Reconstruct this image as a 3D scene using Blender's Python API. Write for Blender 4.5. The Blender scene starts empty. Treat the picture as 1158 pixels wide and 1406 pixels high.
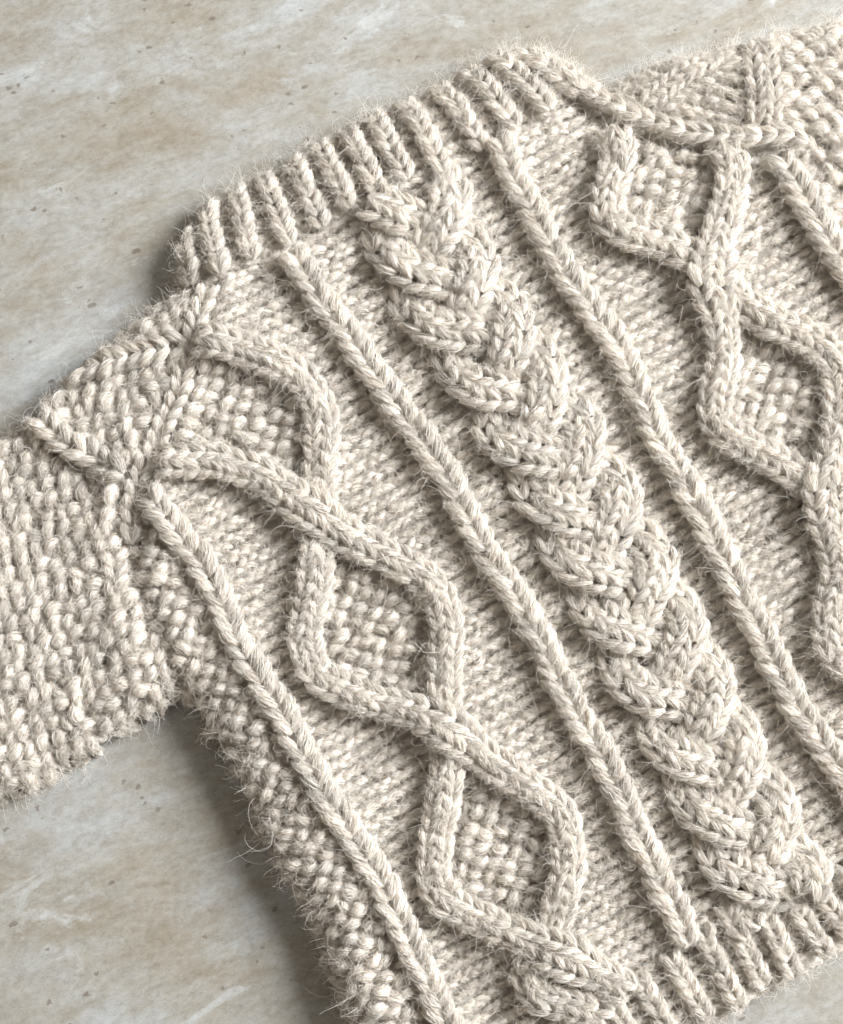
import bpy, math
import numpy as np

rng = np.random.default_rng(7)
scene = bpy.context.scene
COL = scene.collection

# ------------------------------------------------------------------ camera, light, exposure
S = 0.0004            # metres per plan unit (one plan unit = one pixel of the photograph at the wool's height)
Z0 = 0.016            # height of the plane on which the plan was measured
DIST = 0.78
TILT = math.radians(12.0)
CX, CY = 579.0, 703.0

cam = bpy.data.cameras.new('camera')
cam.sensor_fit = 'HORIZONTAL'
cam.sensor_width = 36.0
cam.lens = 36.0 * DIST / (1158 * S)
cam.clip_start = 0.01
cam.clip_end = 50.0
cam_o = bpy.data.objects.new('camera', cam)
COL.objects.link(cam_o)
cam_o.location = (0, -DIST * math.sin(TILT), Z0 + DIST * math.cos(TILT))
cam_o.rotation_euler = (TILT, 0, 0)
scene.camera = cam_o

world = bpy.data.worlds.new('World')
scene.world = world
world.use_nodes = True
bg = world.node_tree.nodes['Background']
bg.inputs['Color'].default_value = (1.0, 0.91, 0.80, 1)
bg.inputs['Strength'].default_value = 0.32

def area_light(name, loc, target, size, power, color):
    l = bpy.data.lights.new(name, 'AREA')
    l.shape = 'RECTANGLE'
    l.size, l.size_y = size
    l.energy = power
    l.color = color
    o = bpy.data.objects.new(name, l)
    COL.objects.link(o)
    o.location = loc
    d = np.array(target, float) - np.array(loc, float)
    from mathutils import Vector
    o.rotation_euler = Vector(d).to_track_quat('-Z', 'Y').to_euler()
    return o

area_light('window_light', (2.40, 0.86, 1.75), (0, 0, 0), (1.4, 1.4), 284.0, (0.965, 0.98, 1.0))
area_light('far_window_light', (0.35, 1.9, 1.35), (0, 0.1, 0), (1.3, 0.9), 6.5, (0.84, 0.93, 1.0))

scene.view_settings.view_transform = 'Standard'
scene.view_settings.look = 'None'
scene.view_settings.gamma = 1.0
scene.view_settings.exposure = 0.0
scene.view_settings.use_curve_mapping = False
scene.render.engine = 'CYCLES'
scene.cycles_curves.shape = 'RIBBONS'
scene.cycles_curves.subdivisions = 2
scene.cycles.max_bounces = 8
scene.cycles.diffuse_bounces = 4
scene.cycles.transparent_max_bounces = 8

# ------------------------------------------------------------------ plan -> world
def to_world(P):
    """P (...,3): plan x, plan y (down), height, all in plan units -> metres."""
    P = np.asarray(P, float)
    a = (P[..., 0] - CX) * S / DIST
    b = -(P[..., 1] - CY) * S / DIST
    c, s = math.cos(TILT), math.sin(TILT)
    dx, dy, dz = a, b * c + s, b * s - c
    camz = DIST * c
    t = -camz / dz
    out = np.empty(P.shape)
    out[..., 0] = dx * t
    out[..., 1] = -DIST * s + dy * t
    out[..., 2] = P[..., 2] * S
    return out

# ------------------------------------------------------------------ node helpers
def new_mat(name):
    m = bpy.data.materials.new(name)
    m.use_nodes = True
    nt = m.node_tree
    nt.nodes.clear()
    out = nt.nodes.new('ShaderNodeOutputMaterial')
    return m, nt, out

def node(nt, kind, **kw):
    n = nt.nodes.new(kind)
    for k, v in kw.items():
        if k in n.inputs.keys():
            n.inputs[k].default_value = v
        else:
            setattr(n, k, v)
    return n

def ramp(nt, stops, interp='LINEAR'):
    r = nt.nodes.new('ShaderNodeValToRGB')
    r.color_ramp.interpolation = interp
    el = r.color_ramp.elements
    while len(el) < len(stops):
        el.new(0.5)
    for e, (p, c) in zip(el, stops):
        e.position = p
        e.color = (*c, 1) if len(c) == 3 else c
    return r

def mixcol(nt, blend, fac, a, b):
    m = nt.nodes.new('ShaderNodeMix')
    m.data_type = 'RGBA'
    m.blend_type = blend
    for sock, v in ((m.inputs[0], fac), (m.inputs[6], a), (m.inputs[7], b)):
        if hasattr(v, 'is_linked'):
            nt.links.new(v, sock)
        elif isinstance(v, (int, float)):
            sock.default_value = v
        else:
            sock.default_value = (*v, 1)
    return m.outputs[2]

def math_node(nt, op, a, b=0.0, clamp=False):
    m = nt.nodes.new('ShaderNodeMath')
    m.operation = op
    m.use_clamp = clamp
    for sock, v in ((m.inputs[0], a), (m.inputs[1], b)):
        if hasattr(v, 'is_linked'):
            nt.links.new(v, sock)
        else:
            sock.default_value = v
    return m.outputs[0]

# ------------------------------------------------------------------ materials
def wool_material(name, fibre):
    m, nt, out = new_mat(name)
    L = nt.links.new
    tone = node(nt, 'ShaderNodeAttribute', attribute_name='tone')
    if fibre:
        info = nt.nodes.new('ShaderNodeHairInfo')
        rnd = info.outputs['Random']
    else:
        tc = nt.nodes.new('ShaderNodeTexCoord')
        nz = node(nt, 'ShaderNodeTexNoise', Scale=900.0, Detail=2.0)
        L(tc.outputs['Object'], nz.inputs['Vector'])
        rnd = nz.outputs['Fac']
    r = ramp(nt, [(0.0, (0.27, 0.20, 0.14)), (0.05, (0.47, 0.395, 0.32)), (0.2, (0.65, 0.595, 0.52)), (0.6, (0.75, 0.71, 0.645)), (1.0, (0.86, 0.84, 0.80))])
    L(rnd, r.inputs['Fac'])
    toned = mixcol(nt, 'MULTIPLY', 1.0, r.outputs['Color'], tone.outputs['Color'])
    p = node(nt, 'ShaderNodeBsdfPrincipled')
    p.inputs['Roughness'].default_value = 0.75
    p.inputs['Specular IOR Level'].default_value = 0.18
    p.inputs['Sheen Weight'].default_value = 0.12
    p.inputs['Sheen Roughness'].default_value = 0.5
    L(toned, p.inputs['Base Color'])
    if fibre:
        tr = nt.nodes.new('ShaderNodeBsdfTranslucent')
        L(toned, tr.inputs['Color'])
        mx = nt.nodes.new('ShaderNodeMixShader')
        mx.inputs[0].default_value = 0.16
        L(p.outputs[0], mx.inputs[1])
        L(tr.outputs[0], mx.inputs[2])
        L(mx.outputs[0], out.inputs['Surface'])
    else:
        L(p.outputs[0], out.inputs['Surface'])
    return m

WOOL = wool_material('wool_yarn', False)
FIBRE = wool_material('wool_fibre', True)

def stone_material():
    m, nt, out = new_mat('travertine_tabletop')
    L = nt.links.new
    tc = nt.nodes.new('ShaderNodeTexCoord')
    def mapped(rot, scale, loc=(0, 0, 0)):
        mp = nt.nodes.new('ShaderNodeMapping')
        mp.vector_type = 'TEXTURE'
        mp.inputs['Rotation'].default_value = (0, 0, math.radians(-rot))
        mp.inputs['Scale'].default_value = tuple(1.0 / v for v in scale)
        mp.inputs['Location'].default_value = loc
        L(tc.outputs['Object'], mp.inputs['Vector'])
        return mp.outputs['Vector']
    def noise(vec, scale, detail, rough=0.6, dist=0.0):
        n = node(nt, 'ShaderNodeTexNoise', Scale=scale, Detail=detail, Roughness=rough, Distortion=dist)
        L(vec, n.inputs['Vector'])
        return n.outputs['Fac']
    streak = mapped(-20, (1.0, 2.3, 1.0), (0.37, 0.11, 0))
    veil = noise(streak, 8.0, 14.0, 0.78, 0.3)
    base = ramp(nt, [(0.35, (0.245, 0.212, 0.163)), (0.45, (0.29, 0.27, 0.23)), (0.54, (0.325, 0.318, 0.295)), (0.63, (0.365, 0.375, 0.37))])
    L(veil, base.inputs['Fac'])
    # rusty clouds along the streaks
    rust = noise(mapped(-24, (1.0, 3.4, 1.0), (3.1, 1.7, 0)), 11.0, 7.0, 0.6, 0.4)
    rr = ramp(nt, [(0.56, (0, 0, 0)), (0.74, (1, 1, 1))])
    L(rust, rr.inputs['Fac'])
    c = mixcol(nt, 'MIX', math_node(nt, 'MULTIPLY', rr.outputs['Color'], 0.38), base.outputs['Color'], (0.25, 0.19, 0.13))
    # pale chalky patches with crisp ragged edges
    chalk = noise(mapped(-18, (1.0, 1.8, 1.0), (7.3, 4.1, 0)), 16.0, 8.0, 0.66, 0.9)
    cr = ramp(nt, [(0.60, (0, 0, 0)), (0.655, (1, 1, 1))])
    L(chalk, cr.inputs['Fac'])
    c = mixcol(nt, 'MIX', math_node(nt, 'MULTIPLY', cr.outputs['Color'], 0.6), c, (0.43, 0.44, 0.435))
    # blotches a few millimetres across
    blot = noise(mapped(-20, (1.0, 1.5, 1.0), (2.2, 8.8, 0)), 55.0, 12.0, 0.8, 0.2)
    br = ramp(nt, [(0.36, (0.84, 0.82, 0.79)), (0.5, (1.0, 1.0, 1.0)), (0.62, (1.10, 1.115, 1.13))])
    L(blot, br.inputs['Fac'])
    c = mixcol(nt, 'MULTIPLY', 1.0, c, br.outputs['Color'])
    # mottled fine grain
    grain = noise(mapped(-24, (1.0, 1.5, 1.0)), 210.0, 8.0, 0.8)
    gr = ramp(nt, [(0.34, (0.80, 0.785, 0.76)), (0.5, (1.0, 1.0, 1.0)), (0.68, (1.12, 1.12, 1.13))])
    L(grain, gr.inputs['Fac'])
    c = mixcol(nt, 'MULTIPLY', 1.0, c, gr.outputs['Color'])
    grain2 = noise(mapped(-24, (1.0, 2.0, 1.0)), 1100.0, 2.0, 0.6)
    gr2 = ramp(nt, [(0.25, (0.86, 0.86, 0.85)), (0.75, (1.1, 1.1, 1.1))])
    L(grain2, gr2.inputs['Fac'])
    c = mixcol(nt, 'MULTIPLY', 1.0, c, gr2.outputs['Color'])
    # pits: small dark irregular flecks gathered in groups
    def pits(scale, radius, vec, keep, amount, col, c):
        wob = node(nt, 'ShaderNodeTexNoise', Scale=260.0, Detail=2.0)
        L(vec, wob.inputs['Vector'])
        v = node(nt, 'ShaderNodeTexVoronoi', Scale=scale)
        add = nt.nodes.new('ShaderNodeVectorMath'); add.operation = 'MULTIPLY_ADD'
        L(wob.outputs['Color'], add.inputs[0])
        add.inputs[1].default_value = (0.006, 0.006, 0.0)
        L(vec, add.inputs[2])
        L(add.outputs[0], v.inputs['Vector'])
        sep = nt.nodes.new('ShaderNodeSeparateColor')
        L(v.outputs['Color'], sep.inputs[0])
        size = math_node(nt, 'MULTIPLY', sep.outputs[1], radius)
        inside = math_node(nt, 'SUBTRACT', size, v.outputs['Distance'])
        inside = math_node(nt, 'MULTIPLY', inside, 14.0, True)
        kept = math_node(nt, 'GREATER_THAN', sep.outputs[0], keep)
        clump = noise(vec, 9.0, 3.0)
        clump = math_node(nt, 'GREATER_THAN', clump, 0.47)
        f = math_node(nt, 'MULTIPLY', inside, math_node(nt, 'MULTIPLY', kept, clump))
        f = math_node(nt, 'MULTIPLY', f, amount)
        return mixcol(nt, 'MIX', f, c, col), f
    c, f1 = pits(85.0, 0.26, mapped(-22, (1.0, 1.7, 1.0), (1.2, 0.4, 0)), 0.62, 0.7, (0.13, 0.10, 0.075), c)
    c, f2 = pits(150.0, 0.34, mapped(-22, (1.0, 1.3, 1.0), (5.2, 2.4, 0)), 0.72, 0.65, (0.14, 0.11, 0.085), c)
    p = node(nt, 'ShaderNodeBsdfPrincipled')
    L(c, p.inputs['Base Color'])
    rg = ramp(nt, [(0.3, (0.36, 0.36, 0.36)), (0.7, (0.50, 0.50, 0.50))])
    L(grain, rg.inputs['Fac'])
    L(rg.outputs['Color'], p.inputs['Roughness'])
    p.inputs['Specular IOR Level'].default_value = 0.45
    b = node(nt, 'ShaderNodeBump', Strength=0.12, Distance=0.0004)
    L(grain, b.inputs['Height'])
    L(b.outputs['Normal'], p.inputs['Normal'])
    L(p.outputs[0], out.inputs['Surface'])
    return m

STONE = stone_material()

def dark_material():
    m, nt, out = new_mat('dried_plant')
    tc = nt.nodes.new('ShaderNodeTexCoord')
    n = node(nt, 'ShaderNodeTexNoise', Scale=1500.0)
    nt.links.new(tc.outputs['Object'], n.inputs['Vector'])
    r = ramp(nt, [(0.3, (0.02, 0.012, 0.008)), (0.7, (0.06, 0.035, 0.02))])
    nt.links.new(n.outputs['Fac'], r.inputs['Fac'])
    p = node(nt, 'ShaderNodeBsdfPrincipled')
    p.inputs['Roughness'].default_value = 0.7
    nt.links.new(r.outputs['Color'], p.inputs['Base Color'])
    nt.links.new(p.outputs[0], out.inputs['Surface'])
    return m
FLECK = dark_material()

# ------------------------------------------------------------------ fibres as hair curves
def make_fibres(name, parent, P, rad, tone):
    """P (n, M, 3) in metres, rad (n, M) in metres, tone (n,)"""
    n, M = P.shape[:2]
    cu = bpy.data.hair_curves.new(name)
    cu.add_curves([M] * n)
    cu.points.foreach_set('position', np.ascontiguousarray(P, np.float32).ravel())
    cu.points.foreach_set('radius', np.ascontiguousarray(rad, np.float32).ravel())
    a = cu.attributes.new('tone', 'FLOAT', 'CURVE')
    a.data.foreach_set('value', np.ascontiguousarray(tone, np.float32))
    cu.materials.append(FIBRE)
    o = bpy.data.objects.new(name, cu)
    COL.objects.link(o)
    o.parent = parent
    o['kind'] = 'stuff'
    return o

# ------------------------------------------------------------------ small 2D tools
def spline(pts, step=1.0, n=24):
    """Catmull-Rom through pts, resampled by length -> (M,2)."""
    P = np.array(pts, float)
    P = np.vstack([2 * P[0] - P[1], P, 2 * P[-1] - P[-2]])
    t = np.linspace(0, 1, n, endpoint=False)[:, None]
    out = []
    for i in range(1, len(P) - 2):
        a, b, c, d = P[i - 1], P[i], P[i + 1], P[i + 2]
        out.append(0.5 * (2 * b + (c - a) * t + (2 * a - 5 * b + 4 * c - d) * t**2 + (3 * b - a - 3 * c + d) * t**3))
    out.append(P[-2][None])
    Q = np.vstack(out)
    L = np.r_[0, np.cumsum(np.hypot(*np.diff(Q, axis=0).T))]
    s = np.arange(0, L[-1], step)
    return np.c_[np.interp(s, L, Q[:, 0]), np.interp(s, L, Q[:, 1])]

def smooth1(a, k):
    if k < 1:
        return a
    w = np.exp(-0.5 * (np.arange(-3 * k, 3 * k + 1) / k) ** 2); w /= w.sum()
    return np.convolve(np.pad(a, 3 * k, mode='reflect', reflect_type='odd'), w, mode='valid')

def in_poly(x, y, poly):
    poly = np.asarray(poly, float)
    inside = np.zeros(np.shape(x), bool)
    x0, y0 = poly[-1]
    for x1, y1 in poly:
        cond = ((y0 > y) != (y1 > y))
        with np.errstate(divide='ignore', invalid='ignore'):
            xi = (x1 - x0) * (y - y0) / (y1 - y0) + x0
        inside ^= cond & (x < xi)
        x0, y0 = x1, y1
    return inside

def seg_dist(x, y, line, closed=False):
    line = np.asarray(line, float)
    best = np.full(np.shape(x), 1e9)
    idx = range(len(line)) if closed else range(1, len(line))
    for i in idx:
        ax, ay = line[i - 1]; bx, by = line[i]
        dx, dy = bx - ax, by - ay
        t = np.clip(((x - ax) * dx + (y - ay) * dy) / (dx * dx + dy * dy + 1e-9), 0, 1)
        best = np.minimum(best, np.hypot(x - ax - t * dx, y - ay - t * dy))
    return best

# ------------------------------------------------------------------ the plan of the sweater
OUT = [(248, 392), (240, 345), (252, 312), (285, 274), (325, 252), (362, 234), (402, 211), (438, 190), (476, 171),
       (512, 152), (553, 133), (602, 112), (640, 88), (690, 62), (735, 62), (780, 84), (815, 108), (838, 112),
       (870, 95), (920, 74), (965, 68), (1010, 58), (1060, 40), (1110, 33), (1158, 24), (1290, -10), (1330, 60), (1330, 1200),
       (1290, 1240), (1180, 1292), (1142, 1318), (1092, 1348), (1055, 1364), (1018, 1390), (975, 1410), (945, 1425),
       (850, 1465), (700, 1525), (575, 1575), (545, 1545), (515, 1480), (482, 1408), (462, 1360), (446, 1310), (426, 1258),
       (396, 1215), (367, 1160), (346, 1110), (320, 1055), (290, 1008), (264, 958), (245, 955), (200, 985), (148, 1014),
       (130, 1030), (72, 1055), (40, 1085), (0, 1092), (-70, 1125), (-130, 1150), (-160, 1100), (-160, 720), (-130, 690), (-60, 640), (0, 600),
       (45, 568), (70, 540), (108, 502), (155, 466), (188, 438), (215, 415)]
GX0, GY0, GS = -180, -60, 4
GW, GH = 392, 420
gx, gy = np.meshgrid(GX0 + GS * np.arange(GW), GY0 + GS * np.arange(GH))
inside = in_poly(gx, gy, OUT)
dist = seg_dist(gx, gy, OUT, True) * np.where(inside, 1, -1)

SEAM_L = [(288, 400), (278, 440), (268, 475), (255, 520), (236, 568), (214, 625), (198, 668), (188, 705), (184, 745)]
SEAM_LX = SEAM_L + [(196, 800), (224, 880), (262, 956)]
SEAM_R = [(775, 92), (806, 132), (832, 148), (872, 166), (930, 186), (985, 196), (1036, 200), (1084, 201), (1112, 218)]
SEAM_RX = SEAM_R + [(1145, 262), (1190, 330), (1250, 420), (1330, 520)]

def wavy(x, y, sc, seed):
    r = np.random.default_rng(seed)
    out = 0
    for k in range(5):
        a = r.uniform(0, 2 * math.pi); f = sc * r.uniform(0.6, 1.7); ph = r.uniform(0, 6.28)
        out = out + np.sin(f * (x * math.cos(a) + y * math.sin(a)) + ph)
    return out / 5

side = np.exp(-(seg_dist(gx, gy, [(262, 960), (320, 1055), (396, 1215), (482, 1408), (560, 1560)]) / 120) ** 2)
thin = np.exp(-(seg_dist(gx, gy, [(262, 300), (512, 152), (690, 62), (780, 84)]) / 90) ** 2)
Hmax = 44 + 18 * side - 10 * thin
Rr = 52 + 22 * side + 18 * thin
q = np.clip(dist / Rr, 0, 1)
ZB = Hmax * np.sqrt(np.clip(1 - (1 - q) ** 2.1, 0, 1))
ZB += 8.0 * wavy(gx, gy, 0.019, 3) * q + 3.0 * wavy(gx, gy, 0.06, 4) * q
ZB -= 11 * np.exp(-(seg_dist(gx, gy, SEAM_LX) / 13) ** 2) * q
ZB += 6 * np.exp(-((seg_dist(gx, gy, SEAM_LX) - 34) / 18) ** 2) * q
ZB -= 9 * np.exp(-((seg_dist(gx, gy, SEAM_R) - 18) / 9) ** 2) * q
ZB = np.where(inside, ZB, 0)

def samp(F, x, y):
    fx = np.clip((np.asarray(x, float) - GX0) / GS, 0, GW - 1.001); fy = np.clip((np.asarray(y, float) - GY0) / GS, 0, GH - 1.001)
    ix, iy = fx.astype(int), fy.astype(int); fx -= ix; fy -= iy
    return (F[iy, ix] * (1 - fx) + F[iy, ix + 1] * fx) * (1 - fy) + (F[iy + 1, ix] * (1 - fx) + F[iy + 1, ix + 1] * fx) * fy

BULGE = np.zeros_like(ZB)      # height of raised cords above the ground
def raise_bulge(path, half, zoff):
    """zoff: array along the path (1 unit steps)."""
    e = min(int(half * 0.9), len(path) // 3)
    for i in range(e, len(path) - e, 5):
        x, y = path[i]; h = zoff[i]
        i0 = max(int((x - half - GX0) / GS), 0); i1 = min(int((x + half - GX0) / GS) + 2, GW)
        j0 = max(int((y - half - GY0) / GS), 0); j1 = min(int((y + half - GY0) / GS) + 2, GH)
        if i1 <= i0 or j1 <= j0:
            continue
        d2 = (gx[j0:j1, i0:i1] - x) ** 2 + (gy[j0:j1, i0:i1] - y) ** 2
        v = h * np.sqrt(np.clip(1 - d2 / half ** 2, 0, 1))
        np.maximum(BULGE[j0:j1, i0:i1], v, out=BULGE[j0:j1, i0:i1])

# ------------------------------------------------------------------ yarn collector
K = 8
UU = np.linspace(0, 1, K)
ALL_SURF = []                   # (start point, outward direction) for the flyaway fibres
class Yarn:
    def __init__(self):
        self.C, self.R, self.T = [], [], []
        self.quads = None
    def add(self, C, R, tone=None):
        C = np.asarray(C, float); n = len(C)
        if n == 0:
            return
        R = np.broadcast_to(R, C.shape[:2])
        t = rng.normal(1.0, 0.08, n).clip(0.78, 1.14) if tone is None else tone
        self.C.append(C); self.R.append(np.array(R)); self.T.append(t)
    def build(self, name, parent, nf=26, base=None, frad=0.33, twist=0.8, shag=1.0, chaos=0.5):
        verts, faces4, tone, fib = [], [], [], None
        nv = 0
        if base is not None:
            bv, bq = base
            verts.append(to_world(bv)); faces4.append(bq)
            tone.append(np.full(len(bv), 0.9)); nv = len(bv)
        if self.C:
            C = np.concatenate(self.C); R = np.concatenate(self.R); T = np.concatenate(self.T)
            n = len(C); nf = int(nf * 1.9)
            tan = np.gradient(C, axis=1); tan /= np.linalg.norm(tan, axis=2, keepdims=True) + 1e-9
            up = np.zeros_like(tan); up[..., 2] = 1
            sd = np.cross(tan, up); sd /= np.linalg.norm(sd, axis=2, keepdims=True) + 1e-6
            nr = np.cross(sd, tan)
            # core tube
            m = 6
            ang = np.arange(m) / m * 2 * math.pi
            rr = (R * 0.74)[:, :, None, None]
            V = C[:, :, None, :] + rr * (np.cos(ang)[None, None, :, None] * sd[:, :, None, :] + np.sin(ang)[None, None, :, None] * nr[:, :, None, :])
            V[..., 2] = np.maximum(V[..., 2], 0.4)
            idx = nv + np.arange(n * K * m).reshape(n, K, m)
            a = idx[:, :-1, :]; b = idx[:, 1:, :]
            f = np.stack([a, b, np.roll(b, -1, 2), np.roll(a, -1, 2)], -1).reshape(-1, 4)
            verts.append(to_world(V.reshape(-1, 3))); faces4.append(f)
            tone.append(np.repeat(T, K * m)); nv += n * K * m
            # fibres laid along the yarn with its twist
            M = 6
            tot = n * nf
            seg = np.repeat(np.arange(n), nf)
            u0 = rng.uniform(0.0, 0.42, tot); u1 = np.minimum(u0 + rng.uniform(0.4, 0.95, tot), 1.0)
            u = u0[:, None] + (u1 - u0)[:, None] * np.linspace(0, 1, M)[None]
            k = np.clip(u * (K - 1), 0, K - 1.001); ki = k.astype(int); kf = (k - ki)[..., None]
            s2 = seg[:, None]
            lerp = lambda A: A[s2, ki] * (1 - kf) + A[s2, ki + 1] * kf
            cc, tt, ss, nn = lerp(C), lerp(tan), lerp(sd), lerp(nr)
            r = R[s2, ki] * (1 - kf[..., 0]) + R[s2, ki + 1] * kf[..., 0]
            stray = (rng.random(tot) < np.minimum(0.42 * shag, 0.6))
            ph = rng.uniform(-0.8, math.pi + 0.8, tot)
            phi = ph[:, None] + (twist + np.where(stray, 2.2, chaos) * rng.normal(0, 1, tot))[:, None] * (u - 0.5) + rng.normal(0, 0.07 + 0.05 * chaos, (tot, M))
            rf = (0.76 + 0.40 * rng.random(tot))[:, None] + rng.normal(0, 0.018, (tot, M))
            lift = np.where(stray, 0.05 + 0.7 * rng.random(tot) ** 2.5, 0.0)[:, None] * np.linspace(0, 1, M)[None] ** 2.2
            flip = rng.random(tot) < 0.5
            lift[flip] = lift[flip][:, ::-1]
            r = r * rf + lift * 5.5
            F = cc + r[..., None] * (np.cos(phi)[..., None] * ss + np.sin(phi)[..., None] * nn)
            F += (stray[:, None, None] * rng.normal(0, 0.9, (tot, M, 3)))
            F[..., 2] = np.maximum(F[..., 2], 0.5)
            w = frad * np.where(rng.random(tot) < 0.45, rng.uniform(0.95, 1.45, tot), rng.uniform(0.5, 0.95, tot))
            prof = np.array([0.5, 0.95, 1.0, 1.0, 0.9, 0.45])
            fib = (to_world(F), (w * np.where(stray, 0.45, 1.0))[:, None] * prof[None] * S, T[seg])
            ph = rng.uniform(0.1, math.pi - 0.1, (n, 3)); kk = rng.integers(1, K - 1, (n, 3)); ar = np.arange(n)[:, None]
            d = np.cos(ph)[..., None] * sd[ar, kk] + np.sin(ph)[..., None] * nr[ar, kk]
            ALL_SURF.append(np.concatenate([C[ar, kk] + d * R[ar, kk][..., None], d], -1).reshape(-1, 6))
        o = make_mesh(name, parent, verts, faces4, tone)
        if fib is not None:
            make_fibres('wool_fibres', o, *fib)
        return o

def make_mesh(name, parent, verts, faces4, tone, mat=WOOL):
    V = np.concatenate(verts).astype(np.float32)
    me = bpy.data.meshes.new(name)
    me.vertices.add(len(V)); me.vertices.foreach_set('co', V.ravel())
    F = np.concatenate(faces4).astype(np.int32)
    me.loops.add(F.size); me.loops.foreach_set('vertex_index', F.ravel())
    me.polygons.add(len(F)); me.polygons.foreach_set('loop_start', np.arange(0, F.size, 4, dtype=np.int32))
    me.polygons.foreach_set('use_smooth', np.ones(len(F), bool))
    me.update(calc_edges=True)
    a = me.attributes.new('tone', 'FLOAT', 'POINT'); a.data.foreach_set('value', np.concatenate(tone).astype(np.float32))
    me.materials.append(mat)
    o = bpy.data.objects.new(name, me)
    COL.objects.link(o)
    o.parent = parent
    return o

# ------------------------------------------------------------------ stitch makers
def path_frame(path):
    d = np.gradient(path, axis=0)
    d[:, 0] = smooth1(d[:, 0], 4); d[:, 1] = smooth1(d[:, 1], 4)
    d /= np.linalg.norm(d, axis=1, keepdims=True) + 1e-9
    return d, np.c_[d[:, 1], -d[:, 0]]       # tangent, normal to the right-hand (screen up-right) side

def knit_cord(Y, path, ncol, w, pitch, zoff, dome, s0=None, s1=None, rscale=1.0, wob=1.2, relief=1.0, wide=None):
    """Columns of V-shaped knit stitches following a path; V points along the path."""
    n = len(path)
    if np.isscalar(zoff):
        zoff = np.full(n, float(zoff))
    tan, nor = path_frame(path)
    W = ncol * w
    wide = np.ones(n) if wide is None else wide
    raise_bulge(path, W * 0.52, zoff + dome * 0.55)
    sidx = np.arange(n)
    wobble = wob * (np.sin(sidx / 37.0 + rng.uniform(0, 6)) + 0.6 * np.sin(sidx / 13.0 + rng.uniform(0, 6)))
    lo = 0 if s0 is None else s0
    hi = n - 1 if s1 is None else s1
    for c in range(ncol):
        off = (c - (ncol - 1) / 2) * w
        cnt = max(int((hi - lo) / pitch), 1)
        si = lo + (np.arange(cnt) + 0.5 * (c % 2) * 0.4) * pitch + rng.normal(0, 0.07 * pitch, cnt)
        for sg in (-1, 1):
            j = rng.normal(0, 1, (cnt, 4))
            s = si[:, None] + (UU[None] * 1.36 - 0.18) * pitch
            lat = off + sg * w * (0.47 - 0.44 * UU[None] ** 1.1 + 0.05 * np.sin(math.pi * UU)[None]) + 0.035 * w * j[:, :1]
            Rl = 0.66 * pitch * math.sin(math.atan(0.46 * w / (1.3 * pitch))) * rscale * (1 + 0.12 * j[:, 1:2].clip(-2, 2))
            prof = 0.42 + 0.58 * np.sin(math.pi * np.clip(0.08 + 0.86 * UU, 0, 1)) ** 0.8
            R = Rl * prof[None]
            z = Rl * (relief * (1.25 * np.sin(math.pi * (0.10 + 0.80 * UU))[None] - 0.85) + 0.30 * UU[None]) + 0.5 * j[:, 2:3]
            sc = np.clip(s, 0, n - 1)
            x = np.interp(sc, sidx, path[:, 0]); y = np.interp(sc, sidx, path[:, 1])
            nx = np.interp(sc, sidx, nor[:, 0]); ny = np.interp(sc, sidx, nor[:, 1])
            over = s - sc
            x = x + over * np.interp(sc, sidx, tan[:, 0]); y = y + over * np.interp(sc, sidx, tan[:, 1])
            ws = np.interp(sc, sidx, wide)
            R = R * (0.5 + 0.5 * ws)
            latw = lat * ws + np.interp(sc, sidx, wobble)
            x = x + latw * nx; y = y + latw * ny
            zz = samp(ZB, x, y) + np.interp(sc, sidx, zoff) + dome * (np.sqrt(np.clip(1 - (lat / (W * 0.56)) ** 2, 0, 1)) - 0.3) + z
            C = np.stack([x, y, zz], -1)
            keep = samp(dist, x[:, 3], y[:, 3]) > -3
            Y.add(C[keep], R[keep])

D = np.array([0.5, 0.8660]); NN = np.array([0.8660, -0.5])

def arcs(Y, x, y, ax, ay, wid, bow, rad, zlift, zbase=0.0, tone=None, turn=0.13, end=0.45):
    """Short yarn arcs: centre x,y; along direction (ax,ay); bow sideways; raised in the middle."""
    n = len(x)
    v = 2 * UU - 1
    j = rng.normal(0, 1, (n, 4))
    th = np.arctan2(ay, ax) + turn * j[:, 0]
    ax, ay = np.cos(th)[:, None], np.sin(th)[:, None]
    bx, by = -ay, ax
    w = (wid * (1 + 0.08 * j[:, 1]))[:, None] if np.ndim(wid) else wid * (1 + 0.08 * j[:, 1:2])
    bow = np.broadcast_to(bow, (n,))[:, None]
    X = x[:, None] + ax * w * 0.5 * v[None] + bx * bow * (1 - v ** 2)[None]
    Yy = y[:, None] + ay * w * 0.5 * v[None] + by * bow * (1 - v ** 2)[None]
    rad = np.broadcast_to(rad, (n,)).copy()[:, None] * (1 + 0.08 * j[:, 2:3])
    R = rad * (end + (1 - end) * np.sqrt(np.clip(1 - v ** 2 * 0.92, 0, 1)))[None]
    Z = samp(ZB, X, Yy) + zbase + zlift * (1 - np.abs(v) ** 2.2)[None] + 0.8 * j[:, 3:4]
    Y.add(np.stack([X, Yy, Z], -1), R, tone)

def jitter(n, a):
    return rng.normal(0, a, n)

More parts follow.
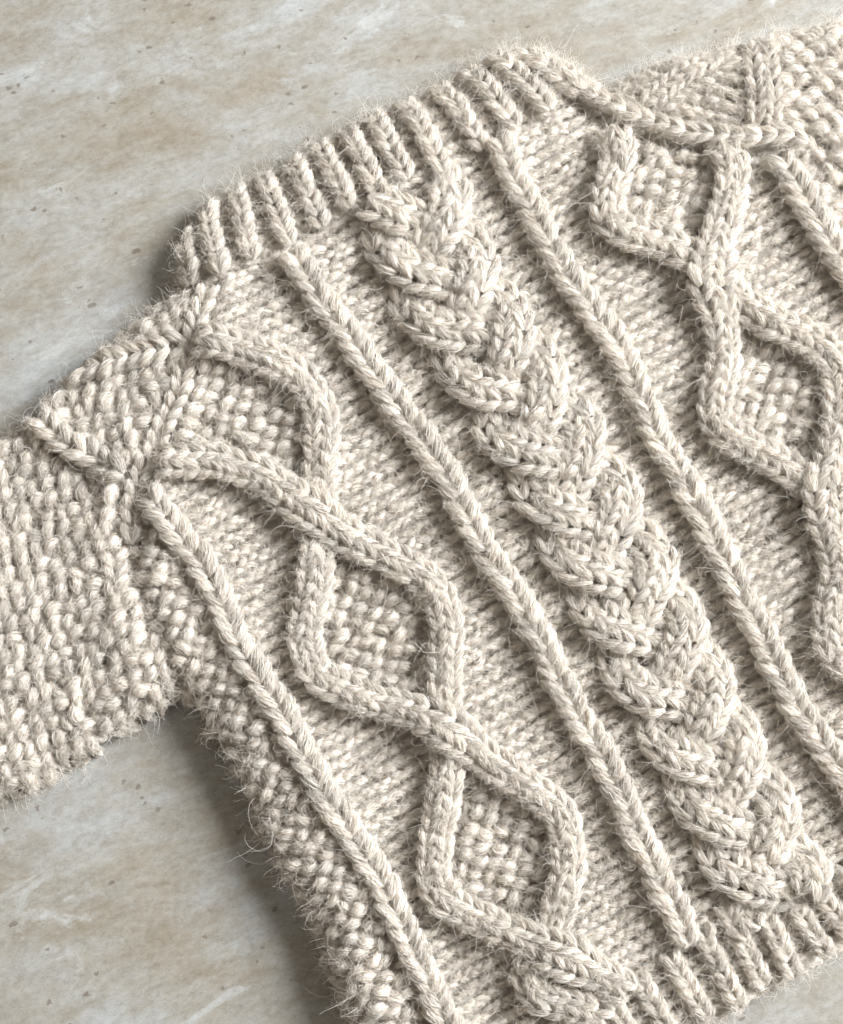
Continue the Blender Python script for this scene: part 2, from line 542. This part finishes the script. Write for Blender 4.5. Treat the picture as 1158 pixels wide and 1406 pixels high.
def purl_field(Y, mask, dirw=D, wale=17.5, row=9.4, bounds=None):
    """Reverse stocking stitch: rows of small interlocking arcs across the wales."""
    nrm = np.array([dirw[1], -dirw[0]])
    cx, cy = (600, 700) if bounds is None else bounds[:2]
    ext = 1150 if bounds is None else bounds[2]
    tau = np.arange(-ext, ext, row); sig = np.arange(-ext, ext, wale)
    T, Sg = np.meshgrid(tau, sig, indexing='ij')
    odd = (np.arange(len(tau)) % 2)[:, None] * np.ones_like(Sg)
    Sg = Sg + odd * wale * 0.5
    # wales bend gently with the ribs
    x = cx + T * dirw[0] + Sg * nrm[0]; y = cy + T * dirw[1] + Sg * nrm[1]
    x = x.ravel() + jitter(T.size, 1.1) + 6 * wavy(x.ravel(), y.ravel(), 0.03, 11); y = y.ravel() + jitter(T.size, 0.9) + 6 * wavy(x.ravel(), y.ravel(), 0.03, 12); odd = odd.ravel()
    k = mask(x, y)
    x, y, odd = x[k], y[k], odd[k]
    n = len(x)
    arcs(Y, x, y, np.full(n, nrm[0]), np.full(n, nrm[1]), wale * 1.18, np.where(odd > 0, 3.0, -3.0), 5.3, 5.5, zbase=0.0)

def moss_field(Y, mask, dirw=D, wale=29.0, row=14.0, centre=(600, 700), ext=1150, rad=8.0, sink=0.0):
    """Moss stitch: soft purl bumps in offset rows, with small knit legs in the hollows between."""
    nrm = np.array([dirw[1], -dirw[0]])
    tau = np.arange(-ext, ext, row); sig = np.arange(-ext, ext, wale)
    T, Sg = np.meshgrid(tau, sig, indexing='ij')
    odd = (np.arange(len(tau)) % 2)[:, None] * np.ones_like(Sg)
    for part in (0, 1):
        S2 = Sg + odd * wale * 0.5 + part * wale * 0.5
        x = (centre[0] + T * dirw[0] + S2 * nrm[0]).ravel(); y = (centre[1] + T * dirw[1] + S2 * nrm[1]).ravel()
        x = x + jitter(len(x), 2.3) + 6 * wavy(x, y, 0.025, 21); y = y + jitter(len(y), 2.0) + 6 * wavy(x, y, 0.025, 22)
        k = mask(x, y) & (samp(dist, x, y) > 0.5)
        x, y = x[k], y[k]
        n = len(x)
        if part == 0:
            bow = np.where(rng.random(n) < 0.5, 2.5, -2.5)
            arcs(Y, x, y, np.full(n, nrm[0]), np.full(n, nrm[1]), wale * 0.66, bow, rad * 1.05 * rng.normal(1.0, 0.10, n).clip(0.75, 1.25), 8.0, zbase=2.0 - sink, turn=0.45, end=0.72)
        else:
            for sg in (-1, 1):
                arcs(Y, x + sg * nrm[0] * 4.6, y + sg * nrm[1] * 4.6,
                     np.full(n, dirw[0] - 0.42 * sg * nrm[0]), np.full(n, dirw[1] - 0.42 * sg * nrm[1]), row * 1.5, 0.8, rad * 0.62, 4.0, zbase=-2.0 - sink, turn=0.35)

# ------------------------------------------------------------------ traced lines of the knitting
RIB_L1 = spline([(206, 684), (235, 716), (283, 785), (315, 850), (350, 915), (385, 972), (421, 1043), (461, 1106), (495, 1161), (526, 1216), (555, 1274), (578, 1320), (602, 1375), (625, 1430), (645, 1480)])
RIB_L3 = spline([(406, 354), (440, 417), (480, 470), (520, 525), (562, 582), (600, 642), (645, 721), (697, 806), (742, 888), (776, 955), (805, 1005), (844, 1083), (886, 1169), (922, 1250), (946, 1306)])
RIB_L5 = spline([(684, 200), (702, 252), (733, 307), (767, 366), (808, 431), (846, 493), (878, 553), (906, 613), (935, 668), (963, 721), (994, 780), (1022, 842), (1052, 905), (1086, 966), (1124, 1024), (1165, 1090), (1215, 1175)])
RIB_L7 = spline([(1058, 222), (1082, 258), (1114, 308), (1150, 366), (1200, 440), (1260, 540), (1315, 640)])
LD_A = spline([(272, 474), (330, 490), (392, 512), (426, 536), (443, 570), (446, 612), (440, 655), (438, 700), (440, 755), (436, 800), (426, 845), (421, 886), (433, 922), (466, 946), (515, 964), (580, 985), (640, 1022), (694, 1062), (740, 1092), (766, 1118), (776, 1155), (774, 1200), (766, 1245), (750, 1295), (724, 1330), (738, 1366), (790, 1380), (840, 1395)])
LD_B = spline([(222, 640), (300, 642), (366, 664), (425, 704), (480, 742), (540, 774), (585, 802), (606, 826), (614, 868), (611, 920), (608, 965), (612, 1012), (614, 1060), (608, 1108), (598, 1160), (594, 1202), (606, 1230), (636, 1250), (680, 1268), (730, 1292), (785, 1318), (830, 1340), (865, 1362)])
RD_A = spline([(985, 208), (1003, 240), (994, 290), (978, 345), (970, 400), (986, 450), (990, 500), (977, 550), (978, 584), (998, 608), (1030, 624), (1062, 643), (1098, 664), (1140, 700), (1190, 740), (1240, 790), (1250, 860), (1235, 920)])
RD_B = spline([(838, 184), (846, 232), (829, 282), (836, 316), (868, 334), (930, 354), (975, 385), (1020, 430), (1062, 454), (1106, 474), (1134, 498), (1146, 535), (1145, 580), (1138, 630), (1124, 685), (1130, 735), (1142, 790), (1130, 845), (1136, 895), (1170, 930), (1225, 965), (1290, 1000)])
def near(path, p, rad):
    return np.exp(-((np.hypot(path[:, 0] - p[0], path[:, 1] - p[1])) / rad) ** 2)
cross_L = [(428, 705), (612, 1012), (770, 1310)]
cross_R = [(972, 392), (1128, 690)]
zA = 13 + 0 * LD_A[:, 0]; zB = 13 + 0 * LD_B[:, 0]
for i, c in enumerate(cross_L):
    # the strand coming from the left side of each diamond passes over
    sA, sB = (-11, 12) if i % 2 == 0 else (12, -11)
    zA += sA * near(LD_A, c, 42); zB += sB * near(LD_B, c, 42)
yA = 13 + 0 * RD_A[:, 0]; yB = 13 + 0 * RD_B[:, 0]
for i, c in enumerate(cross_R):
    sA, sB = (12, -11) if i % 2 == 0 else (-11, 12)
    yA += sA * near(RD_A, c, 42); yB += sB * near(RD_B, c, 42)

BRAID = spline([(556, 268), (590, 345), (622, 410), (668, 484), (720, 568), (771, 652), (820, 738), (868, 832), (915, 930), (962, 1025), (1010, 1118), (1052, 1205), (1078, 1252)])

NECK_RIBS = [[(250, 314), (258, 355), (268, 402)], [(284, 274), (294, 330), (308, 394)], [(324, 254), (336, 310), (352, 378)],
             [(361, 236), (380, 290), (404, 352)], [(400, 214), (420, 262), (446, 322)], [(436, 192), (458, 242), (484, 300)],
             [(474, 173), (500, 228), (528, 286)], [(511, 153), (536, 206), (564, 264)], [(552, 135), (580, 186), (606, 236), (616, 282)],
             [(600, 114), (630, 160), (660, 212)], [(638, 92), (672, 134), (710, 184)], [(676, 72), (714, 112), (756, 160)],
             [(708, 62), (752, 92), (802, 138)], [(742, 62), (786, 86), (830, 118)]]
HEM_RIBS = [[(640, 1490), (655, 1525), (668, 1540)], [(680, 1462), (698, 1500), (714, 1520)], [(722, 1440), (742, 1480), (758, 1500)], [(765, 1420), (785, 1458), (800, 1482)], [(800, 1400), (822, 1440), (842, 1466)], [(840, 1380), (864, 1420), (884, 1448)], [(882, 1356), (902, 1392), (930, 1430)], [(924, 1324), (948, 1364), (976, 1410)],
            [(966, 1290), (992, 1340), (1018, 1388)], [(998, 1258), (1024, 1310), (1052, 1364)], [(1040, 1246), (1066, 1296), (1092, 1346)],
            [(1080, 1232), (1108, 1276), (1140, 1318)], [(1120, 1222), (1146, 1256), (1176, 1292)], [(1160, 1200), (1190, 1236), (1216, 1272)], [(1200, 1180), (1230, 1216), (1256, 1250)]]

# zones
P_SLEEVE_L = SEAM_LX + [(264, 975), (200, 1200), (-200, 1200), (-200, 400), (200, 380), (250, 390)]
P_SLEEVE_R = SEAM_RX + [(1340, 500), (1340, -80), (830, -80), (830, 112), (838, 112)]
P_NECK = [(280, 402), (308, 396), (352, 378), (404, 354), (446, 322), (484, 300), (528, 284), (564, 264), (614, 262), (660, 210), (710, 182), (756, 158), (806, 138), (842, 118), (780, 40), (690, 20), (230, 240), (220, 400)]
P_HEM = [(560, 1600), (620, 1490), (722, 1440), (840, 1378), (884, 1352), (924, 1322), (966, 1288), (998, 1258), (1040, 1246), (1080, 1232), (1120, 1222), (1160, 1200), (1250, 1160), (1340, 1130), (1340, 1400), (900, 1600)]
P_SIDE = [tuple(p) for p in RIB_L1[::25]] + [(645, 1480), (600, 1600), (100, 1600), (100, 900), (180, 690)]
P_SIDE_R = [tuple(p) for p in RIB_L7[::25]] + [(1340, 660), (1340, 200), (1140, 200)]
def loop_poly(a, ia, b, ib):
    return [tuple(p) for p in a[ia[0]:ia[1]:8]] + [tuple(p) for p in b[ib[0]:ib[1]:8]][::-1]
def nearest(path, p):
    return int(np.argmin(np.hypot(path[:, 0] - p[0], path[:, 1] - p[1])))
DIAMONDS = [
    loop_poly(LD_A, (0, nearest(LD_A, cross_L[0])), LD_B, (0, nearest(LD_B, cross_L[0]))),
    loop_poly(LD_A, (nearest(LD_A, cross_L[0]), nearest(LD_A, cross_L[1])), LD_B, (nearest(LD_B, cross_L[0]), nearest(LD_B, cross_L[1]))),
    loop_poly(LD_A, (nearest(LD_A, cross_L[1]), nearest(LD_A, cross_L[2])), LD_B, (nearest(LD_B, cross_L[1]), nearest(LD_B, cross_L[2]))),
    loop_poly(RD_A, (0, nearest(RD_A, cross_R[0])), RD_B, (0, nearest(RD_B, cross_R[0]))),
    loop_poly(RD_A, (nearest(RD_A, cross_R[0]), nearest(RD_A, cross_R[1])), RD_B, (nearest(RD_B, cross_R[0]), nearest(RD_B, cross_R[1]))),
    loop_poly(RD_A, (nearest(RD_A, cross_R[1]), len(RD_A) - 20), RD_B, (nearest(RD_B, cross_R[1]), len(RD_B) - 90)),
]
def zone(x, y):
    """0 purl ground, 1 neckband, 2 hem, 3 left sleeve, 4 right sleeve, 5 side moss, 6.. diamond centres, -1 outside"""
    z = np.zeros(np.shape(x), int)
    z[in_poly(x, y, P_SIDE)] = 5
    z[in_poly(x, y, P_SIDE_R)] = 12
    for i, p in enumerate(DIAMONDS):
        z[in_poly(x, y, p)] = 6 + i
    z[in_poly(x, y, P_HEM)] = 2
    z[in_poly(x, y, P_NECK)] = 1
    z[in_poly(x, y, P_SLEEVE_L)] = 3
    z[in_poly(x, y, P_SLEEVE_R)] = 4
    z[samp(dist, x, y) < -1] = -1
    return z

# ------------------------------------------------------------------ the tabletop
def build_table():
    me = bpy.data.meshes.new('tabletop')
    w, h, t, r = 1.1, 0.9, 0.03, 0.004
    v, f = [], []
    for (z, i) in ((0, r), (-r, 0), (-t + r, 0), (-t, r)):
        v += [(-w + i, -h + i, z), (w - i, -h + i, z), (w - i, h - i, z), (-w + i, h - i, z)]
    f.append((0, 1, 2, 3))
    for k in range(3):
        for a in range(4):
            b = (a + 1) % 4
            f.append((k * 4 + b, k * 4 + a, k * 4 + 4 + a, k * 4 + 4 + b))
    f.append((15, 14, 13, 12))
    me.from_pydata(v, [], f)
    me.materials.append(STONE)
    o = bpy.data.objects.new('tabletop', me)
    COL.objects.link(o)
    o['kind'] = 'structure'
    o['label'] = 'beige travertine tabletop with pale veins and small dark pits'
    return o
build_table()

# ------------------------------------------------------------------ the sweater
sweater = bpy.data.objects.new('sweater', None)
COL.objects.link(sweater)
sweater['label'] = 'cream fluffy cable knit sweater lying flat on the stone tabletop'
sweater['category'] = 'sweater'

# raised cords first: they also raise the ground under them
for path in (RIB_L1, RIB_L3, RIB_L5, RIB_L7):
    Y = Yarn()
    knit_cord(Y, path, 1, 36, 20.0, 16.0, 11.0, wob=2.0, rscale=1.18, relief=0.8)
    Y.build('twisted_rib', sweater, nf=46)

btan, bnor = path_frame(BRAID)
sB_ = np.arange(len(BRAID))
PER = 283.0
for k in range(3):
    th = 2 * math.pi * (sB_ / PER + k / 3.0) + 1.15
    th = th + 0.13 * np.sin(sB_ / 118.0 + 2.1 * k) 
    lat = (58 + 4 * np.sin(sB_ / 95.0 + 1.3 * k)) * np.sin(th) * (1 + 0.06 * np.cos(2 * th))
    zz = 15 + 10.0 * np.tanh(-1.5 * np.sin(2 * th - 0.2))
    # over while moving in from an edge, under while moving out to it
    p = BRAID + lat[:, None] * bnor
    L = np.r_[0, np.cumsum(np.hypot(*np.diff(p, axis=0).T))]
    s = np.arange(0, L[-1], 1.0)
    pp = np.c_[np.interp(s, L, p[:, 0]), np.interp(s, L, p[:, 1])]
    zo = np.interp(s, L, zz)
    Y = Yarn()
    knit_cord(Y, pp, 2, 26.0, 19.0, zo, 13.0, relief=0.7, rscale=1.22)
    Y.build('plait_strand', sweater, nf=30)

for p, z in ((LD_A, zA), (LD_B, zB)):
    Y = Yarn(); knit_cord(Y, p, 2, 22.0, 18.5, z + 5, 16.0, relief=0.75, rscale=1.2, wide=1 + 0.40 * np.clip((z - 13) / 12, 0, 1)); o = Y.build('diamond_strand', sweater, nf=36); o['label'] = 'cable strand of the diamond column nearest the side edge'
for p, z in ((RD_A, yA), (RD_B, yB)):
    Y = Yarn(); knit_cord(Y, p, 2, 22.0, 18.5, z + 5, 16.0, relief=0.75, rscale=1.2, wide=1 + 0.40 * np.clip((z - 13) / 12, 0, 1)); o = Y.build('diamond_strand', sweater, nf=36); o['label'] = 'cable strand of the diamond column by the right edge'

def covered(x, y, lim):
    return samp(BULGE, x, y) > lim

neck_cords = []
for r in NECK_RIBS:
    Y = Yarn(); knit_cord(Y, spline(r), 1, 26, 16.0, 13.0, 9.0, wob=0.8, rscale=1.2, relief=0.8); neck_cords.append(Y)
hem_cords = []
for r in HEM_RIBS:
    r = [(r[0][0] - 8, r[0][1] - 16)] + r
    Y = Yarn(); knit_cord(Y, spline(r), 1, 25, 15.5, 10.0, 9.0, wob=0.8, rscale=1.2, relief=0.75); hem_cords.append(Y)
seamL = Yarn(); knit_cord(seamL, spline(SEAM_L), 1, 27, 19.0, 15.0, 6.0, wob=2.5)
seamR = Yarn(); knit_cord(seamR, spline(SEAM_R), 1, 22, 21.0, 17.0, 8.0, wob=1.5, rscale=1.25, relief=0.7)
SL_RIB = spline([(52, 574), (84, 604), (126, 632), (186, 662)])
slRib = Yarn(); knit_cord(slRib, SL_RIB, 1, 38, 21.0, 16.0, 9.0)
SL_STR = spline([(96, 512), (150, 502), (205, 490), (262, 478)])
slStr = Yarn(); knit_cord(slStr, SL_STR, 1, 36, 20.0, 12.0, 8.0)
SR_RIB = spline([(1036, 52), (1044, 100), (1046, 150), (1044, 192)])
srRib = Yarn(); knit_cord(srRib, SR_RIB, 2, 23, 16.0, 9.0, 5.0)
SR_STR = spline([(1010, 70), (970, 96), (930, 118), (890, 150)])
srStr = Yarn(); knit_cord(srStr, SR_STR, 2, 21, 16.0, 6.0, 5.0)

# ground sheets: one grid, cut by zone
BASEZ = np.maximum(ZB + BULGE * 0.55 - 5.5, 0.3)
qx = gx[:-1, :-1] + GS / 2; qy = gy[:-1, :-1] + GS / 2
QZ = zone(qx, qy)
QZ[samp(dist, qx, qy) < 7] = -1
VID = np.arange(GW * GH).reshape(GH, GW)
def sheet(ids):
    m = np.isin(QZ, ids)
    jj, ii = np.nonzero(m)
    q = np.stack([VID[jj, ii], VID[jj + 1, ii], VID[jj + 1, ii + 1], VID[jj, ii + 1]], -1)
    u, inv = np.unique(q, return_inverse=True)
    v = np.stack([gx.ravel()[u], gy.ravel()[u], BASEZ.ravel()[u]], -1)
    return v, inv.reshape(-1, 4)

front = Yarn()
purl_field(front, lambda x, y: (zone(x, y) == 0) & ~covered(x, y, 9))
o = front.build('purl_ground', sweater, nf=14, base=sheet([0]), twist=0.9, shag=0.55); o['kind'] = 'stuff'
sidep = Yarn()
moss_field(sidep, lambda x, y: ((zone(x, y) == 5)) & ~covered(x, y, 9))
o = sidep.build('moss_side_panel', sweater, nf=36, base=sheet([5]), shag=1.35, chaos=1.4); o['kind'] = 'stuff'; o['label'] = 'moss stitch panel along the side edge under the arm'
sider = Yarn()
moss_field(sider, lambda x, y: ((zone(x, y) == 12)) & ~covered(x, y, 9))
o = sider.build('moss_side_panel', sweater, nf=36, base=sheet([12]), shag=1.35, chaos=1.4); o['kind'] = 'stuff'; o['label'] = 'moss stitch panel beside the far right rib'
for i in range(6):
    Y = Yarn()
    moss_field(Y, lambda x, y, i=i: (zone(x, y) == 6 + i) & ~covered(x, y, 8), wale=30, row=14.5, rad=7.8, sink=3.0)
    o = Y.build('moss_centre', sweater, nf=36, base=sheet([6 + i]), shag=1.35, chaos=1.4); o['kind'] = 'stuff'

Y = Yarn()
purl_field(Y, lambda x, y: (zone(x, y) == 1) & ~covered(x, y, 15), dirw=np.array([0.42, 0.907]))
o = Y.build('neckband_ground', sweater, nf=14, base=sheet([1]), shag=0.6); o['kind'] = 'stuff'
for Yc in neck_cords: Yc.build('neck_rib', sweater, nf=40)
Y = Yarn()
purl_field(Y, lambda x, y: (zone(x, y) == 2) & ~covered(x, y, 13))
o = Y.build('hem_ground', sweater, nf=14, base=sheet([2]), shag=0.6); o['kind'] = 'stuff'
for Yc in hem_cords: Yc.build('hem_rib', sweater, nf=40)

Y = Yarn()
moss_field(Y, lambda x, y: (zone(x, y) == 3) & ~covered(x, y, 9), dirw=np.array([0.88, 0.47]), wale=30, row=14.5, rad=8.2)
o = Y.build('sleeve', sweater, nf=38, base=sheet([3]), shag=1.35, chaos=1.4); o['label'] = 'moss stitch sleeve reaching off the left edge'
slRib.build('sleeve_rib', sweater, nf=44); slStr.build('sleeve_cable', sweater, nf=36)
Y = Yarn()
purl_field(Y, lambda x, y: (zone(x, y) == 4) & (x < 1035) & ~covered(x, y, 9), dirw=np.array([-0.25, 0.97]))
moss_field(Y, lambda x, y: (zone(x, y) == 4) & (x >= 1035) & ~covered(x, y, 9), dirw=np.array([-0.1, 0.99]), wale=30, row=14.5, rad=8.2)
o = Y.build('sleeve', sweater, nf=32, base=sheet([4]), shag=1.35, chaos=1.4); o['label'] = 'sleeve beyond the corded shoulder seam'
srRib.build('sleeve_rib', sweater, nf=32); srStr.build('sleeve_cable', sweater, nf=30)
o = seamL.build('shoulder_seam', sweater, nf=34); o['label'] = 'seam joining the left sleeve'
o = seamR.build('shoulder_seam', sweater, nf=34); o['label'] = 'corded seam below the upper right sleeve'

# ------------------------------------------------------------------ flyaway fibres
def flyaways():
    A = np.concatenate(ALL_SURF)
    e = samp(dist, A[:, 0], A[:, 1])
    prob = np.where(e < 24, 1.9, 1.0) * ((A[:, 0] > -60) & (A[:, 0] < 1230) & (A[:, 1] < 1460))
    def pick(n):
        return A[rng.choice(len(A), n, p=prob / prob.sum())]
    PP, RR, TT = [], [], []
    for n, lo, hi, rad, curl, lift, mat in ((270000, 4, 14, 0.105, 0.6, 0.6, 0), (60000, 12, 34, 0.16, 0.45, 0.45, 1), (24000, 14, 42, 0.16, 0.70, 0.35, 0), (420, 45, 110, 0.20, 0.40, 0.45, 0)):
        a = pick(n); M = 9
        p = a[:, :3].copy(); d = a[:, 3:] * lift + rng.normal(0, 0.55, (n, 3)); d /= np.linalg.norm(d, axis=1, keepdims=True)
        turn = rng.normal(0, 1, (n, 3)); turn /= np.linalg.norm(turn, axis=1, keepdims=True)
        step = rng.uniform(lo, hi, n) / (M - 1)
        amt = rng.normal(0, curl, n)
        P = [p.copy()]
        for k in range(M - 1):
            p = p + d * step[:, None]
            d = d + np.cross(turn, d) * amt[:, None] + rng.normal(0, 0.10, (n, 3))
            d[:, 2] -= 0.03
            if mat:
                d[:, 2] *= 0.55
            d /= np.linalg.norm(d, axis=1, keepdims=True)
            p[:, 2] = np.maximum(p[:, 2], np.where(samp(dist, p[:, 0], p[:, 1]) > 55, samp(BASEZ, p[:, 0], p[:, 1]) * 0.9, 0.0) + 0.6)
            P.append(p.copy())
        P = np.stack(P, 1)
        PP.append(to_world(P))
        RR.append(rad * rng.uniform(0.6, 1.2, n)[:, None] * np.linspace(1, 0.5, M)[None] * S)
        TT.append(np.full(n, 1.06))
    make_fibres('flyaway_fibres', sweater, np.concatenate(PP), np.concatenate(RR), np.concatenate(TT))
flyaways()

# a tiny fleck of dried plant caught in the wool
def fleck():
    x, y = 778, 1176
    A = np.concatenate(ALL_SURF)
    z = float(A[np.hypot(A[:, 0] - x, A[:, 1] - y) < 12, 2].max()) + 5.0
    prof = [(0, 0.4), (1.4, 1.7), (3.2, 2.3), (5.2, 1.5), (6.8, 0.4)]
    v, f = [], []
    for i, (l, r) in enumerate(prof):
        for k in range(6):
            a = k / 6 * 2 * math.pi
            v.append((x + l * 0.4 - r * math.cos(a) * 0.8, y - l * 0.75 + r * math.cos(a) * 0.4 , z + r * math.sin(a) + 0.4 * l))
    for i in range(len(prof) - 1):
        for k in range(6):
            f.append((i * 6 + k, i * 6 + (k + 1) % 6, i * 6 + 6 + (k + 1) % 6, i * 6 + 6 + k))
    me = bpy.data.meshes.new('plant_fleck')
    me.from_pydata([tuple(p) for p in to_world(np.array(v))], [], f)
    me.materials.append(FLECK)
    o = bpy.data.objects.new('plant_fleck', me); COL.objects.link(o)
    o['label'] = 'tiny dark plant fleck caught on the lowest whole diamond'
    o['category'] = 'fleck'
fleck()
